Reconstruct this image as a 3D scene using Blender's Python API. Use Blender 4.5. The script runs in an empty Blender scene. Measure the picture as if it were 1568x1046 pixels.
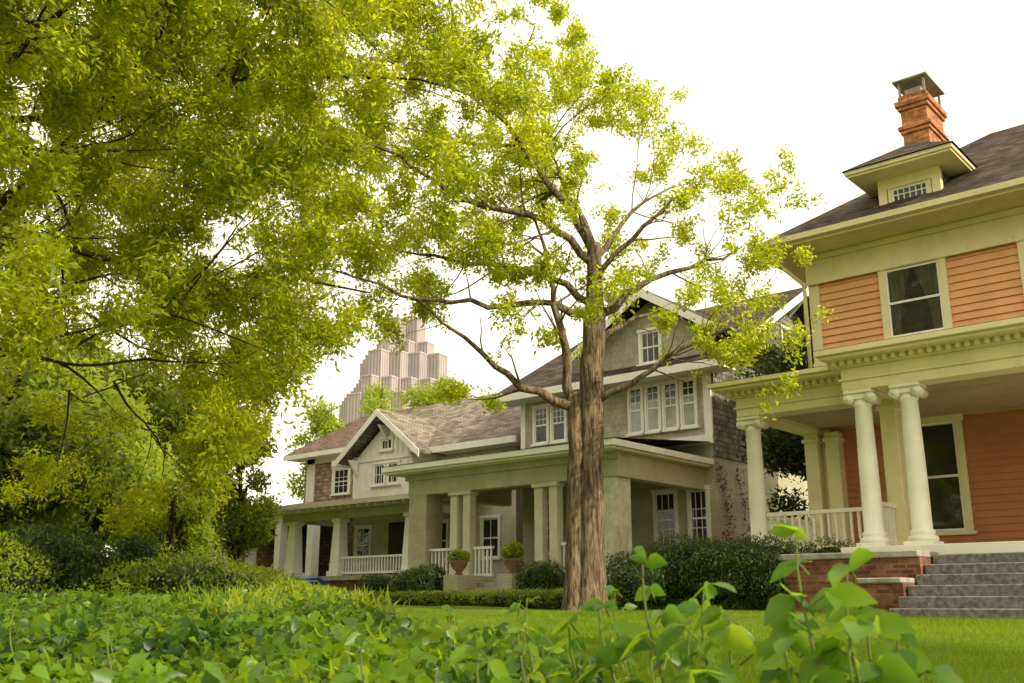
import bpy, math, random
import numpy as np
from mathutils import Vector, Matrix

D = bpy.data
scene = bpy.context.scene
COL = scene.collection
random.seed(4)
AZ = math.radians(40.7)
CA, SA = math.cos(AZ), math.sin(AZ)

def site(f, r, z=0.0):
    """street axes rotated to the plot's diagonal axes (metres)"""
    return np.array([-SA*f + CA*r, CA*f + SA*r, z])

def ground_h(x, y):
    d = np.hypot(x, y)
    h = -0.55 + 0.025*np.minimum(d, 45.0)
    h = h - 0.80*np.exp(-(((x+24.5)/3.0)**2 + ((y-18.3)/2.6)**2)**2)
    return h

# ------------------------------------------------------------------ materials
def new_mat(name):
    m = D.materials.new(name); m.use_nodes = True
    nt = m.node_tree; nt.nodes.clear()
    out = nt.nodes.new('ShaderNodeOutputMaterial')
    return m, nt, out

def N(nt, t, **kw):
    n = nt.nodes.new(t)
    for k, v in kw.items():
        if k in n.inputs: n.inputs[k].default_value = v
        else: setattr(n, k, v)
    return n

def c4(c, f=1.0): return (c[0]*f, c[1]*f, c[2]*f, 1)

def mixc(nt, fac, a, b, mode='MIX'):
    m = nt.nodes.new('ShaderNodeMix'); m.data_type = 'RGBA'; m.blend_type = mode
    for idx, v in ((0, fac), (6, a), (7, b)):
        if isinstance(v, (float, int, tuple)): m.inputs[idx].default_value = v
        else: nt.links.new(v, m.inputs[idx])
    return m.outputs[2]

def mat(name, base, rough=.75, var=.18, nscale=1.5, bump=.15, bscale=30, kind=None, c2=None, stretch=(1,1,1),
        bw=.22, bh=.075, ms=.012, dirt=.25, spec=.3, dirtcol=(.07,.055,.03), bdist=.02, soft=False):
    m, nt, out = new_mat(name)
    L = nt.links.new
    tc = N(nt, 'ShaderNodeTexCoord')
    mp = N(nt, 'ShaderNodeMapping'); mp.inputs['Scale'].default_value = stretch
    L(tc.outputs['Object'], mp.inputs[0])
    n1 = N(nt, 'ShaderNodeTexNoise', Scale=nscale, Detail=8.0, Roughness=.65); L(mp.outputs[0], n1.inputs['Vector'])
    n2 = N(nt, 'ShaderNodeTexNoise', Scale=bscale, Detail=6.0, Roughness=.6); L(mp.outputs[0], n2.inputs['Vector'])
    rp = N(nt, 'ShaderNodeMapRange'); rp.inputs[1].default_value=.38; rp.inputs[2].default_value=.62
    L(n1.outputs['Fac'], rp.inputs[0])
    b2 = c2 if c2 else tuple(min(1, v*(1+var)) for v in base)
    colr = mixc(nt, rp.outputs[0], c4(base, 1-var), c4(b2))
    hsrc = n2.outputs['Fac']
    if kind == 'bark':
        hsrc = n1.outputs['Fac']
    if kind in ('brick', 'shingle', 'glassgrid'):
        sp = N(nt, 'ShaderNodeSeparateXYZ'); L(tc.outputs['Object'], sp.inputs[0])
        ad = N(nt, 'ShaderNodeMath', operation='ADD'); L(sp.outputs[0], ad.inputs[0]); L(sp.outputs[1], ad.inputs[1])
        cb = N(nt, 'ShaderNodeCombineXYZ'); L(ad.outputs[0], cb.inputs[0]); L(sp.outputs[2], cb.inputs[1])
        br = N(nt, 'ShaderNodeTexBrick'); L(cb.outputs[0], br.inputs['Vector'])
        br.inputs['Scale'].default_value = 1; br.inputs['Brick Width'].default_value = bw
        br.inputs['Row Height'].default_value = bh; br.inputs['Mortar Size'].default_value = ms
        lo,hi = (.55,1.25) if not soft else (.92,1.06)
        br.inputs['Color1'].default_value = (lo,lo,lo,1); br.inputs['Color2'].default_value = (hi,hi,hi,1)
        mo = (1.3,1.25,1.15,1) if kind == 'brick' else ((.3,.3,.3,1) if kind=='shingle' else (.66,.66,.72,1))
        if soft and kind=='brick': mo=(.82,.82,.82,1)
        br.inputs['Mortar'].default_value = mo
        colr = mixc(nt, 1.0, colr, br.outputs['Color'], 'MULTIPLY')
        mm = N(nt, 'ShaderNodeMath', operation='MULTIPLY_ADD'); L(br.outputs['Fac'], mm.inputs[0])
        mm.inputs[1].default_value = -1.5; L(n2.outputs['Fac'], mm.inputs[2]); hsrc = mm.outputs[0]
    if dirt > 0:
        n3 = N(nt, 'ShaderNodeTexNoise', Scale=2.7, Detail=10.0, Roughness=.75)
        mp3 = N(nt, 'ShaderNodeMapping'); mp3.inputs['Scale'].default_value = (1.6, 1.6, .5)
        L(tc.outputs['Object'], mp3.inputs[0]); L(mp3.outputs[0], n3.inputs['Vector'])
        r3 = N(nt, 'ShaderNodeMapRange'); r3.inputs[1].default_value=.5; r3.inputs[2].default_value=.75
        r3.inputs[4].default_value = dirt; L(n3.outputs['Fac'], r3.inputs[0])
        colr = mixc(nt, r3.outputs[0], colr, c4(dirtcol))
    bs = N(nt, 'ShaderNodeBsdfPrincipled'); bs.inputs['Roughness'].default_value = rough
    bs.inputs['Specular IOR Level'].default_value = spec
    L(colr, bs.inputs['Base Color'])
    if bump > 0:
        bp = N(nt, 'ShaderNodeBump', Strength=bump, Distance=bdist); L(hsrc, bp.inputs['Height'])
        L(bp.outputs[0], bs.inputs['Normal'])
    L(bs.outputs[0], out.inputs[0])
    return m

def leafmat(name, r1, r2, t1, t2, tw=.5, rough=.5, nscale=.6, namp=1.2):
    m, nt, out = new_mat(name); L = nt.links.new
    g = N(nt, 'ShaderNodeNewGeometry'); tc = N(nt, 'ShaderNodeTexCoord')
    no = N(nt, 'ShaderNodeTexNoise', Scale=nscale, Detail=3.0); L(tc.outputs['Object'], no.inputs['Vector'])
    a = N(nt, 'ShaderNodeMath', operation='MULTIPLY_ADD'); L(g.outputs['Random Per Island'], a.inputs[0]); a.inputs[1].default_value = .7
    b = N(nt, 'ShaderNodeMath', operation='MULTIPLY_ADD'); L(no.outputs['Fac'], b.inputs[0]); b.inputs[1].default_value = namp; b.inputs[2].default_value = .15-namp/2
    L(b.outputs[0], a.inputs[2]); a.use_clamp = True
    c1 = mixc(nt, a.outputs[0], c4(r1), c4(r2)); ct = mixc(nt, a.outputs[0], c4(t1), c4(t2))
    bs = N(nt, 'ShaderNodeBsdfPrincipled'); bs.inputs['Roughness'].default_value = rough; bs.inputs['Specular IOR Level'].default_value = .3
    tr = N(nt, 'ShaderNodeBsdfTranslucent'); mx = N(nt, 'ShaderNodeMixShader'); mx.inputs[0].default_value = tw
    L(c1, bs.inputs['Base Color']); L(ct, tr.inputs[0]); L(bs.outputs[0], mx.inputs[1]); L(tr.outputs[0], mx.inputs[2]); L(mx.outputs[0], out.inputs[0])
    return m

ORANGE = mat('orange_clapboard', (.80,.41,.20), .6, .08, 1.2, .1, 60, dirt=.12, dirtcol=(.2,.1,.05))
ORANGE_SHADE = mat('shaded_orange_clapboard', (.54,.22,.10), .6, .08, 1.2, .1, 60, dirt=.15, dirtcol=(.12,.06,.03))  # same orange siding, with the porch shade put into its colour
CREAM = mat('cream_paint', (.80,.71,.44), .55, .06, 1.2, .06, 60, dirt=.18, dirtcol=(.25,.2,.1))
IVORY = mat('ivory_column_paint', (.86,.83,.72), .5, .05, 2, .05, 60, dirt=.15, dirtcol=(.3,.26,.18))
CEIL = mat('shaded_porch_ceiling', (.42,.36,.22), .7, .08, 2, .05, 60, dirt=.2)  # ceiling colour lowered to paint in the dimness under the porch
WHITE = mat('white_paint', (.84,.83,.78), .5, .05, 2, .06, 60, dirt=.2, dirtcol=(.3,.27,.2))
OLIVE = mat('olive_cream_paint', (.50,.47,.34), .65, .1, 1.2, .15, 50, dirt=.35, dirtcol=(.16,.14,.08))
PALEC = mat('pale_column_paint', (.64,.61,.48), .6, .08, 2, .1, 50, dirt=.3, dirtcol=(.22,.2,.13))
STUCCO = mat('weathered_shingle_cream', (.44,.41,.32), .8, .15, 3, .5, 40, kind='brick', bw=.18, bh=.17, ms=.01, soft=True, dirt=.4, dirtcol=(.18,.16,.11))
OLIVEBRICK = mat('painted_brick', (.46,.43,.31), .7, .1, 1.2, .35, 50, kind='brick', dirt=.35, ms=.008, dirtcol=(.16,.14,.08), soft=True)
PEEL = mat('peeling_paint', (.66,.62,.5), .8, .15, 3, .4, 30, dirt=.8, dirtcol=(.15,.10,.05))
BRICK = mat('red_brick', (.22,.10,.065), .85, .35, 4, .8, 60, kind='brick', dirt=.7)
CHIM = mat('chimney_brick', (.46,.19,.09), .85, .4, 5, .9, 60, kind='brick', dirt=.65, bw=.24, bh=.085)
SHINGLE = mat('brown_shingle_siding', (.17,.13,.09), .85, .25, 3, .8, 40, kind='shingle', bw=.16, bh=.16, ms=.012)
SHINGLE2 = mat('tan_shingle_siding', (.42,.33,.23), .85, .2, 3, .7, 40, kind='shingle', bw=.18, bh=.17, ms=.012)
GREYSH = mat('grey_shingle_siding', (.27,.245,.19), .85, .25, 3, .8, 40, kind='shingle', bw=.14, bh=.15, ms=.012)
ROOF = mat('dark_asphalt_shingle', (.085,.065,.055), .95, .3, 2, .8, 60, kind='shingle', bw=.3, bh=.10, ms=.008, dirt=.3, spec=.15)
ROOFT = mat('tan_asphalt_shingle', (.25,.205,.165), .9, .2, 2, .7, 60, kind='shingle', bw=.3, bh=.10, ms=.008, dirt=.3)
ROOFR = mat('red_brown_shingle', (.16,.10,.072), .9, .2, 2, .7, 60, kind='shingle', bw=.3, bh=.10, ms=.008, dirt=.2)
STONE = mat('granite_steps', (.18,.17,.165), .85, .4, 14, .5, 90, dirt=.5)
CONC = mat('concrete', (.35,.33,.29), .9, .2, 5, .3, 60, dirt=.4)
METAL = mat('weathered_metal', (.30,.29,.27), .45, .2, 4, .1, 40)
DARK = mat('dark_interior', (.018,.016,.014), .8, .3, 2, 0)
CURT = mat('curtain_cloth', (.06,.055,.04), .9, .4, 6, .3, 20, stretch=(6,6,.4), dirt=0)
BLIND = mat('window_blind', (.36,.38,.31), .8, .1, 3, .1, 20, dirt=0)
BARK = mat('tree_bark', (.11,.075,.045), .95, .45, 20, 1.0, 26, kind='bark', stretch=(1,1,.16), c2=(.29,.215,.14), dirt=.5, bdist=.06)
BARK2 = mat('dark_bark', (.05,.037,.022), .95, .4, 14, .9, 26, kind='bark', stretch=(1,1,.2), dirt=.2, bdist=.04)
TERRA = mat('terracotta', (.25,.14,.09), .8, .2, 5, .2)
CARP = mat('car_paint_blue', (.02,.05,.13), .2, .1, 3, 0, spec=.6, dirt=0)
RUBBER = mat('tyre_rubber', (.02,.02,.02), .8, .1, 3, 0)
TOWER = mat('hazed_tower_granite_glass', (.42,.36,.36), .6, .06, .05, 0, kind='glassgrid', bw=1.53, bh=60, ms=.34, dirt=0, soft=True)  # paled base colour carries the distance haze
SOIL = mat('leaf_litter', (.035,.045,.015), .95, .4, 8, .8, 30)
DOORG = mat('door_green',(.05,.06,.03),.4); DOORW=mat('door_wood',(.12,.05,.02),.4); DOORD=mat('door_dark',(.04,.03,.025),.4)
PALEB = mat('pale_brick',(.42,.36,.26),.9,.2,4,.5,50,kind='brick'); PALES = mat('pale_siding',(.52,.48,.38),.7,.1,2,.2,40)
PARA = mat('hazed_parapet',(.46,.41,.40),.7,dirt=0); STEM = mat('green_stem',(.12,.16,.03),.6)  # parapet colour paled for haze along with the tower shafts

def glassmat():
    m, nt, out = new_mat('window_glass'); L = nt.links.new
    gl = N(nt, 'ShaderNodeBsdfGlossy'); gl.inputs['Roughness'].default_value = .03; gl.inputs['Color'].default_value=(.8,.85,.85,1)
    tr = N(nt, 'ShaderNodeBsdfTransparent'); mx = N(nt, 'ShaderNodeMixShader'); mx.inputs[0].default_value = .05
    L(tr.outputs[0], mx.inputs[1]); L(gl.outputs[0], mx.inputs[2]); L(mx.outputs[0], out.inputs[0]); return m
GLASS = glassmat()

LEAF_OAK = leafmat('willow_oak_leaf', (.07,.115,.006), (.34,.38,.014), (.34,.43,.008), (.97,.98,.03), .57)
LEAF_CTR = leafmat('spring_leaf', (.13,.19,.010), (.31,.36,.018), (.48,.58,.014), (.97,.98,.04), .57)
LEAF_DK = leafmat('dark_evergreen_leaf', (.018,.04,.008), (.06,.10,.015), (.03,.06,.01), (.12,.17,.02), .3)
LEAF_BG = leafmat('background_leaf', (.035,.065,.008), (.16,.21,.018), (.12,.19,.01), (.52,.60,.03), .44)
LEAF_LT = leafmat('light_shrub_leaf', (.13,.20,.014), (.29,.36,.03), (.36,.48,.02), (.80,.88,.06), .47)
LEAF_BOX = leafmat('boxwood_leaf', (.014,.035,.007), (.08,.13,.016), (.03,.07,.01), (.22,.30,.03), .3, nscale=2)
IVY = leafmat('ivy_leaf', (.010,.040,.007), (.13,.24,.016), (.05,.14,.007), (.54,.70,.025), .42, .36, nscale=.9, namp=2.4)  # wide noise range paints sunny and shaded patches into the leaf colour
SPRIG = leafmat('creeper_leaf', (.03,.10,.012), (.16,.28,.02), (.18,.40,.012), (.68,.82,.04), .5, .35, nscale=4)
GRASS = leafmat('grass_blade', (.09,.17,.008), (.25,.35,.012), (.18,.31,.01), (.48,.58,.015), .4, .6)

def lawnmat():
    m, nt, out = new_mat('lawn'); L = nt.links.new
    tc = N(nt, 'ShaderNodeTexCoord')
    a = N(nt, 'ShaderNodeTexNoise', Scale=.5, Detail=5.0); b = N(nt, 'ShaderNodeTexNoise', Scale=30, Detail=8.0)
    L(tc.outputs['Object'], a.inputs['Vector']); L(tc.outputs['Object'], b.inputs['Vector'])
    c = mixc(nt, a.outputs['Fac'], (.10,.17,.008,1), (.23,.32,.014,1))
    c = mixc(nt, b.outputs['Fac'], (.05,.08,.006,1), c)
    bs = N(nt, 'ShaderNodeBsdfPrincipled'); bs.inputs['Roughness'].default_value=.9; bs.inputs['Specular IOR Level'].default_value=.1
    bp = N(nt, 'ShaderNodeBump', Strength=.6, Distance=.03); L(b.outputs['Fac'], bp.inputs['Height']); L(bp.outputs[0], bs.inputs['Normal'])
    L(c, bs.inputs['Base Color']); L(bs.outputs[0], out.inputs[0]); return m
LAWN = lawnmat()

# ------------------------------------------------------------------ mesh helpers
class Part:
    def __init__(s, name, m, bevel=0, smooth=False):
        s.name=name; s.m=m; s.v=[]; s.f=[]; s.bevel=bevel; s.smooth=smooth
    def box(s, x0,x1,y0,y1,z0,z1):
        b=len(s.v)
        s.v += [(x0,y0,z0),(x1,y0,z0),(x1,y1,z0),(x0,y1,z0),(x0,y0,z1),(x1,y0,z1),(x1,y1,z1),(x0,y1,z1)]
        s.f += [(b,b+3,b+2,b+1),(b+4,b+5,b+6,b+7),(b,b+1,b+5,b+4),(b+1,b+2,b+6,b+5),(b+2,b+3,b+7,b+6),(b+3,b,b+4,b+7)]
    def poly(s, pts):
        b=len(s.v); s.v += [tuple(p) for p in pts]; s.f.append(tuple(range(b,b+len(pts))))
    def prism(s, pts, d):
        n=len(pts); b=len(s.v)
        s.v += [tuple(p) for p in pts]; s.v += [(p[0]+d[0],p[1]+d[1],p[2]+d[2]) for p in pts]
        s.f.append(tuple(range(b,b+n))); s.f.append(tuple(range(b+2*n-1,b+n-1,-1)))
        for i in range(n):
            j=(i+1)%n; s.f.append((b+i,b+i+n,b+j+n,b+j))
    def rings(s, rings, cap=True):
        n=len(rings[0]); b=len(s.v)
        for r in rings: s.v += [tuple(p) for p in r]
        for k in range(len(rings)-1):
            for i in range(n):
                j=(i+1)%n; o=b+k*n
                s.f.append((o+i,o+j,o+n+j,o+n+i))
        if cap:
            s.f.append(tuple(range(b+n-1,b-1,-1))); o=b+(len(rings)-1)*n; s.f.append(tuple(range(o,o+n)))
    def lathe(s, cx,cy, prof, n=24):
        s.rings([[(cx+r*math.cos(2*math.pi*i/n), cy+r*math.sin(2*math.pi*i/n), z) for i in range(n)] for r,z in prof])
    def tube(s, pts, n=6, rough=0):
        rs=[]; m=len(pts); CS=[(math.cos(2*math.pi*i/n),math.sin(2*math.pi*i/n)) for i in range(n)]
        for k,(p,r) in enumerate(pts):
            a=pts[max(0,k-1)][0]; c=pts[min(m-1,k+1)][0]
            dx,dy,dz=float(c[0]-a[0]),float(c[1]-a[1]),float(c[2]-a[2]); l=math.sqrt(dx*dx+dy*dy+dz*dz)+1e-9; dx/=l;dy/=l;dz/=l
            ux,uy,uz=dy*.05-dz*.95, dz*.31-dx*.05, dx*.95-dy*.31; l=math.sqrt(ux*ux+uy*uy+uz*uz)+1e-9; ux/=l;uy/=l;uz/=l
            wx,wy,wz=dy*uz-dz*uy, dz*ux-dx*uz, dx*uy-dy*ux
            px,py,pz=float(p[0]),float(p[1]),float(p[2])
            if rough:
                q=[]
                for i,(C_,S_) in enumerate(CS):
                    rr=r*(1+rough*(.6*math.sin(i*2.9+.25*k)+.5*math.sin(i*5.3-.13*k)))
                    q.append((px+rr*(ux*C_+wx*S_),py+rr*(uy*C_+wy*S_),pz+rr*(uz*C_+wz*S_)))
                rs.append(q)
            else: rs.append([(px+r*(ux*C_+wx*S_),py+r*(uy*C_+wy*S_),pz+r*(uz*C_+wz*S_)) for C_,S_ in CS])
        s.rings(rs,cap=n>5)
    def build(s, parent):
        me=D.meshes.new(s.name); me.from_pydata(s.v,[],s.f); me.materials.append(s.m)
        if s.smooth: me.polygons.foreach_set('use_smooth',[True]*len(me.polygons))
        o=D.objects.new(s.name,me); COL.objects.link(o); o.parent=parent
        if s.bevel:
            bv=o.modifiers.new('bevel','BEVEL'); bv.width=s.bevel; bv.segments=1; bv.limit_method='ANGLE'
        return o

class Thing:
    def __init__(s, name, loc=(0,0,0), rotz=0):
        s.e=D.objects.new(name,None); COL.objects.link(s.e); s.e.location=loc; s.e.rotation_euler=(0,0,rotz); s.p={}
    def __call__(s, name, m=None, **k):
        if name not in s.p: s.p[name]=Part(name,m,**k)
        return s.p[name]
    def done(s):
        for p in s.p.values():
            if p.v: p.build(s.e)
        return s.e

def scatter(name, TV, TF, P, Yd, Zd, S, m, parent):
    """instantiate a small leaf template at N points into one mesh"""
    P=np.asarray(P,float); n=len(P)
    if n==0: return
    Yd=Yd/np.linalg.norm(Yd,axis=1,keepdims=True)
    Xd=np.cross(Yd,Zd); Xd/=np.linalg.norm(Xd,axis=1,keepdims=True)+1e-9
    Zd=np.cross(Xd,Yd)
    TV=np.asarray(TV,float); k=len(TV); S=np.asarray(S).reshape(n,1,1)
    V=P[:,None,:]+S*(TV[None,:,0:1]*Xd[:,None,:]+TV[None,:,1:2]*Yd[:,None,:]+TV[None,:,2:3]*Zd[:,None,:])
    TFa=np.asarray(TF); fc,fl=TFa.shape
    F=(np.arange(n)[:,None,None]*k+TFa[None]).reshape(-1)
    me=D.meshes.new(name); me.vertices.add(n*k); me.vertices.foreach_set('co',V.reshape(-1))
    me.loops.add(n*fc*fl); me.loops.foreach_set('vertex_index',F.astype(np.int32))
    me.polygons.add(n*fc); me.polygons.foreach_set('loop_start',np.arange(0,n*fc*fl,fl,dtype=np.int32))
    me.polygons.foreach_set('loop_total',np.full(n*fc,fl,dtype=np.int32))
    me.materials.append(m); me.update(calc_edges=True)
    o=D.objects.new(name,me); COL.objects.link(o); o.parent=parent
    return o
DIAM=([(0,0,0),(.22,.45,.05),(0,1,0),(-.22,.45,.05)],[(0,1,2,3)])
OVAL=([(0,0,0),(.24,.3,.05),(.16,.75,.03),(0,1,-.03),(-.16,.75,.03),(-.24,.3,.05)],[(0,1,2,3),(0,3,4,5)])
NARROW=([(0,0,0),(.17,.45,.03),(0,1,-.05),(-.17,.45,.03)],[(0,1,2,3)])
HEART=([(0,0,0),(.40,-.04,.09),(.48,.38,.11),(0,1,-.10),(-.48,.38,.11),(-.40,-.04,.09)],[(0,1,2,3),(0,3,4,5)])
LEAF8=([(0,0,0),(.22,.16,.06),(.29,.42,.07),(.17,.74,.02),(0,1,-.08),(-.17,.74,.02),(-.29,.42,.07),(-.22,.16,.06),(0,.5,0)],
       [(0,1,2,8),(8,2,3,4),(8,4,5,6),(0,8,6,7)])
BLADE=([(-.06,0,0),(.06,0,0),(.035,.6,.08),(0,1,.25)],[(0,1,2,3)])

def rnd(rng,n): 
    v=rng.normal(size=(n,3)); return v/np.linalg.norm(v,axis=1,keepdims=True)

# ------------------------------------------------------------------ architectural helpers
def fwin(T, x0,x1,z0,z1,y, trim, cols=1, rows=1, sash=True, curtain=None, tw=.1, sill=True, grid_top=False, tm='window_trim'):
    t=T(tm,trim,bevel=.006); f=y-.05
    t.box(x0,x0+tw,f,y+.02,z0,z1); t.box(x1-tw,x1,f,y+.02,z0,z1); t.box(x0-.03,x1+.03,f-.015,y+.02,z1,z1+tw*1.1)
    if sill: t.box(x0-.05,x1+.05,f-.05,y+.02,z0-.07,z0)
    a,b=x0+tw,x1-tw
    s=T('sashes',WHITE); g=y-.02
    zm=(z0+z1)/2
    for xx in (a,b-.04): s.box(xx,xx+.04,g,y+.01,z0,z1)
    s.box(a,b,g+.002,y+.01,z0,z0+.06); s.box(a,b,g+.002,y+.01,z1-.05,z1)
    if sash: s.box(a,b,g-.01,y+.01,zm-.025,zm+.025)
    zlo=zm if grid_top else z0
    for i in range(1,cols):
        xx=a+(b-a)*i/cols; s.box(xx-.011,xx+.011,g+.004,y+.005,zlo,z1)
    for j in range(1,rows):
        zz=zlo+(z1-zlo)*j/rows; s.box(a,b,g+.005,y+.005,zz-.011,zz+.011)
    T('glass',GLASS).poly([(a,y-.006,z0),(b,y-.006,z0),(b,y-.006,z1),(a,y-.006,z1)])
    T('dark_rooms',DARK).box(a,b,y-.002,y+.3,z0,z1)
    if curtain=='drape':
        c=T('curtains',CURT); w=b-a
        c.poly([(a,y-.004,z1),(a+w*.48,y-.004,z1),(a+w*.22,y-.004,zm-.25),(a+w*.2,y-.004,z0),(a,y-.004,z0)])
        c.poly([(b,y-.004,z1),(b,y-.004,z0),(b-w*.2,y-.004,z0),(b-w*.22,y-.004,zm-.25),(b-w*.48,y-.004,z1)])
    if curtain=='blind':
        T('blinds',BLIND).poly([(a,y-.004,z0),(b,y-.004,z0),(b,y-.004,z1-.3*(z1-z0)),(a,y-.004,z1-.3*(z1-z0))])

def rail(T, x0,x1,y,zb,zt,m,axis='x',step=.14,w=.045):
    p=T('railing',m)
    n=max(2,int(abs(x1-x0)/step))
    def bx(a0,a1,b0,b1,z0,z1):
        if axis=='x': p.box(a0,a1,y+b0,y+b1,z0,z1)
        else: p.box(y+b0,y+b1,a0,a1,z0,z1)
    bx(x0,x1,-.05,.05,zt-.07,zt); bx(x0,x1,-.035,.035,zb+.06,zb+.13)
    for i in range(n):
        c=x0+(i+.5)*(x1-x0)/n; bx(c-w/2,c+w/2,-w/2,w/2,zb+.13,zt-.07)

def gable_x(T, x0,x1,y0,y1,ze,zr,m,fascia,t=.12,name='roof'):
    ym=(y0+y1)/2
    p=T(name,m)
    p.prism([(x0,y0,ze),(x0,ym,zr),(x0,y1,ze),(x0,y1,ze+t),(x0,ym,zr+t*1.2),(x0,y0,ze+t)],(x1-x0,0,0))
    f=T('rake_boards',fascia)
    for xx in (x0-.03,x1):
        f.prism([(xx,y0-.01,ze-.14),(xx,ym,zr-.16),(xx,ym,zr+.09),(xx,y0-.01,ze+.09)],(.03,0,0))
        f.prism([(xx,y1+.01,ze-.14),(xx,ym,zr-.16),(xx,ym,zr+.09),(xx,y1+.01,ze+.09)],(.03,0,0))
    f.box(x0,x1,y0-.04,y0-.003,ze-.12,ze+.1)
    T('soffit',fascia).box(x0+.02,x1-.02,y0+.01,y0+.9,ze-.10,ze-.04)

def gable_y(T, xc,hw,y0,y1,ze,zr,m,fascia,t=.1,name='front_gable_roof'):
    p=T(name,m)
    p.prism([(xc-hw,y0,ze),(xc,y0,zr),(xc+hw,y0,ze),(xc+hw,y0,ze+t),(xc,y0,zr+t*1.2),(xc-hw,y0,ze+t)],(0,y1-y0,0))
    f=T('rake_boards',fascia)
    for s in (-1,1):
        f.prism([(xc+s*hw,y0-.03,ze-.15),(xc,y0-.03,zr-.16),(xc,y0-.03,zr+.1),(xc+s*hw,y0-.03,ze+.1)],(0,.028,0))

# ================================================================== ORANGE HOUSE
def orange_house():
    T=Thing('orange_clapboard_house')
    X0,X1,YW=-9.0,1.2,21.0
    mx=lambda x:-7.8-x
    T('walls',ORANGE).box(X0,X1,YW,27.6,-.6,7.74)
    def boards(cb,z0,z1,y,xa,xb,step=.165):
        z=z0
        while z<z1-.01:
            zt=min(z+step,z1)
            cb.prism([(xa,y-.04,z),(xa,y-.004,zt),(xa,y+.01,zt),(xa,y+.01,z)],(xb-xa,0,0)); z+=step
    boards(T('clapboards',ORANGE),5.0,7.08,YW,X0+.02,X1-.02); boards(T('porch_clapboards',ORANGE_SHADE),.95,3.7,YW,X0+.02,X1-.02,.14)
    c=T('trim',CREAM,bevel=.008)
    for xa in (X0-.05,X1-.19): c.box(xa,xa+.24,YW-.06,YW+.2,.93,7.08)
    c.box(X0-.07,X1+.07,YW-.09,YW+.1,7.08,7.75); c.box(X0-.07,X0,YW+.1,27.7,7.08,7.75)
    c.box(X0-.1,X1+.1,YW-.14,YW-.09,7.05,7.12); c.box(X0-.14,X1+.14,YW-.16,YW-.09,7.62,7.75)
    c.box(X0-.06,X1+.06,YW-.1,YW+.0,5.0,5.22)
    c.box(-9.84,2.04,20.03,28.55,7.755,7.83)
    c.box(-9.9,2.1,19.97,20.04,7.76,7.93); c.box(-9.9,-9.83,20.04,28.6,7.762,7.93); c.box(2.03,2.1,20.04,28.6,7.762,7.93)
    T('gutter',CREAM).prism([(-9.95,19.84,7.83),(-9.95,19.97,7.80),(-9.95,19.97,7.95),(-9.95,19.82,7.95)],(12.1,0,0))
    r=T('roof',ROOF); a,b,z0,s=-9.9,2.1,7.93,.72; y0,y1=19.95,28.6; h=(y1-y0)/2; zr=z0+s*h
    P1,P2,P3,P4=(a,y0,z0),(b,y0,z0),(b,y1,z0),(a,y1,z0); R1,R2=(a+h,y0+h,zr),(b-h,y0+h,zr)
    r.poly([P1,P2,R2,R1]); r.poly([P2,P3,R2]); r.poly([P3,P4,R1,R2]); r.poly([P4,P1,R1])
    yw=YW-.06
    for xa in (-7.42,-4.6,-1.8): fwin(T,xa,xa+1.42,5.50,7.04,yw,CREAM,sash=True,curtain='drape',tw=.15)
    fwin(T,-7.2,-6.05,1.4,3.6,yw,CREAM,tw=.14,curtain=None)
    fwin(T,-1.75,-.6,1.4,3.6,yw,CREAM,tw=.14)
    c.box(-4.6,-4.45,YW-.08,YW,.93,3.3); c.box(-3.35,-3.2,YW-.08,YW,.93,3.3); c.box(-4.65,-3.15,YW-.09,YW,3.3,3.5)
    T('front_door',DOORW).box(-4.45,-3.35,YW-.06,YW,.93,3.3)
    T('dormer_walls',SHINGLE).box(-7.12,-5.88,20.75,23.4,7.9,9.02)
    d=T('dormer_trim',CREAM,bevel=.006)
    d.box(-7.16,-6.98,20.68,20.85,8.0,9.03); d.box(-6.02,-5.84,20.68,20.85,8.0,9.03)
    d.box(-6.98,-6.02,20.69,20.8,8.82,9.03)
    fwin(T,-6.96,-6.04,8.12,8.78,20.74,CREAM,cols=6,rows=4,sash=False,tw=.08)
    d.box(-7.6,-5.4,20.1,23.3,9.03,9.08); d.box(-7.64,-5.36,20.05,23.3,9.082,9.17)
    dr=T('dormer_roof',ROOF); e=9.171
    A,B_,C_,E_=(-7.68,20.0,e),(-5.32,20.0,e),(-5.32,23.6,e),(-7.68,23.6,e); K1,K2=(-6.5,21.2,9.95),(-6.5,23.6,9.95)
    dr.poly([A,B_,K1]); dr.poly([B_,C_,K2,K1]); dr.poly([A,K1,K2,E_])
    ch=T('chimney',CHIM,bevel=.012)
    ch.box(-7.2,-6.58,22.9,24.1,8.5,11.0); ch.box(-7.24,-6.54,22.86,24.14,11.0,11.1); ch.box(-7.28,-6.5,22.82,24.18,11.1,11.2); ch.box(-7.2,-6.58,22.9,24.1,11.2,11.62)
    ch.box(-7.25,-6.53,22.85,24.15,11.62,11.72); ch.box(-7.3,-6.48,22.8,24.2,11.72,11.86); ch.box(-7.22,-6.56,22.88,24.12,11.86,12.02)
    k=T('chimney_cap',METAL)
    for xx in (-7.2,-6.62):
        for yy in (22.9,24.04): k.box(xx,xx+.05,yy,yy+.05,12.02,12.38)
    k.prism([(-7.3,22.8,12.38),(-6.48,22.8,12.38),(-6.48,22.8,12.42),(-7.3,22.8,12.42)],(0,1.4,0.0))
    k.box(-7.08,-6.7,23.0,23.5,12.02,12.2)
    T('foundation',BRICK).box(-9.35,1.55,17.85,21,-.6,.72); T('foundation',BRICK).box(-6.85,-.95,16.75,17.85,-.6,.72)
    fl=T('porch_floor',IVORY,bevel=.01)
    fl.box(-9.45,1.65,17.75,21,.722,.93); fl.box(-6.98,-.82,16.62,17.749,.722,.93)
    st=T('steps',STONE,bevel=.015)
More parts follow.
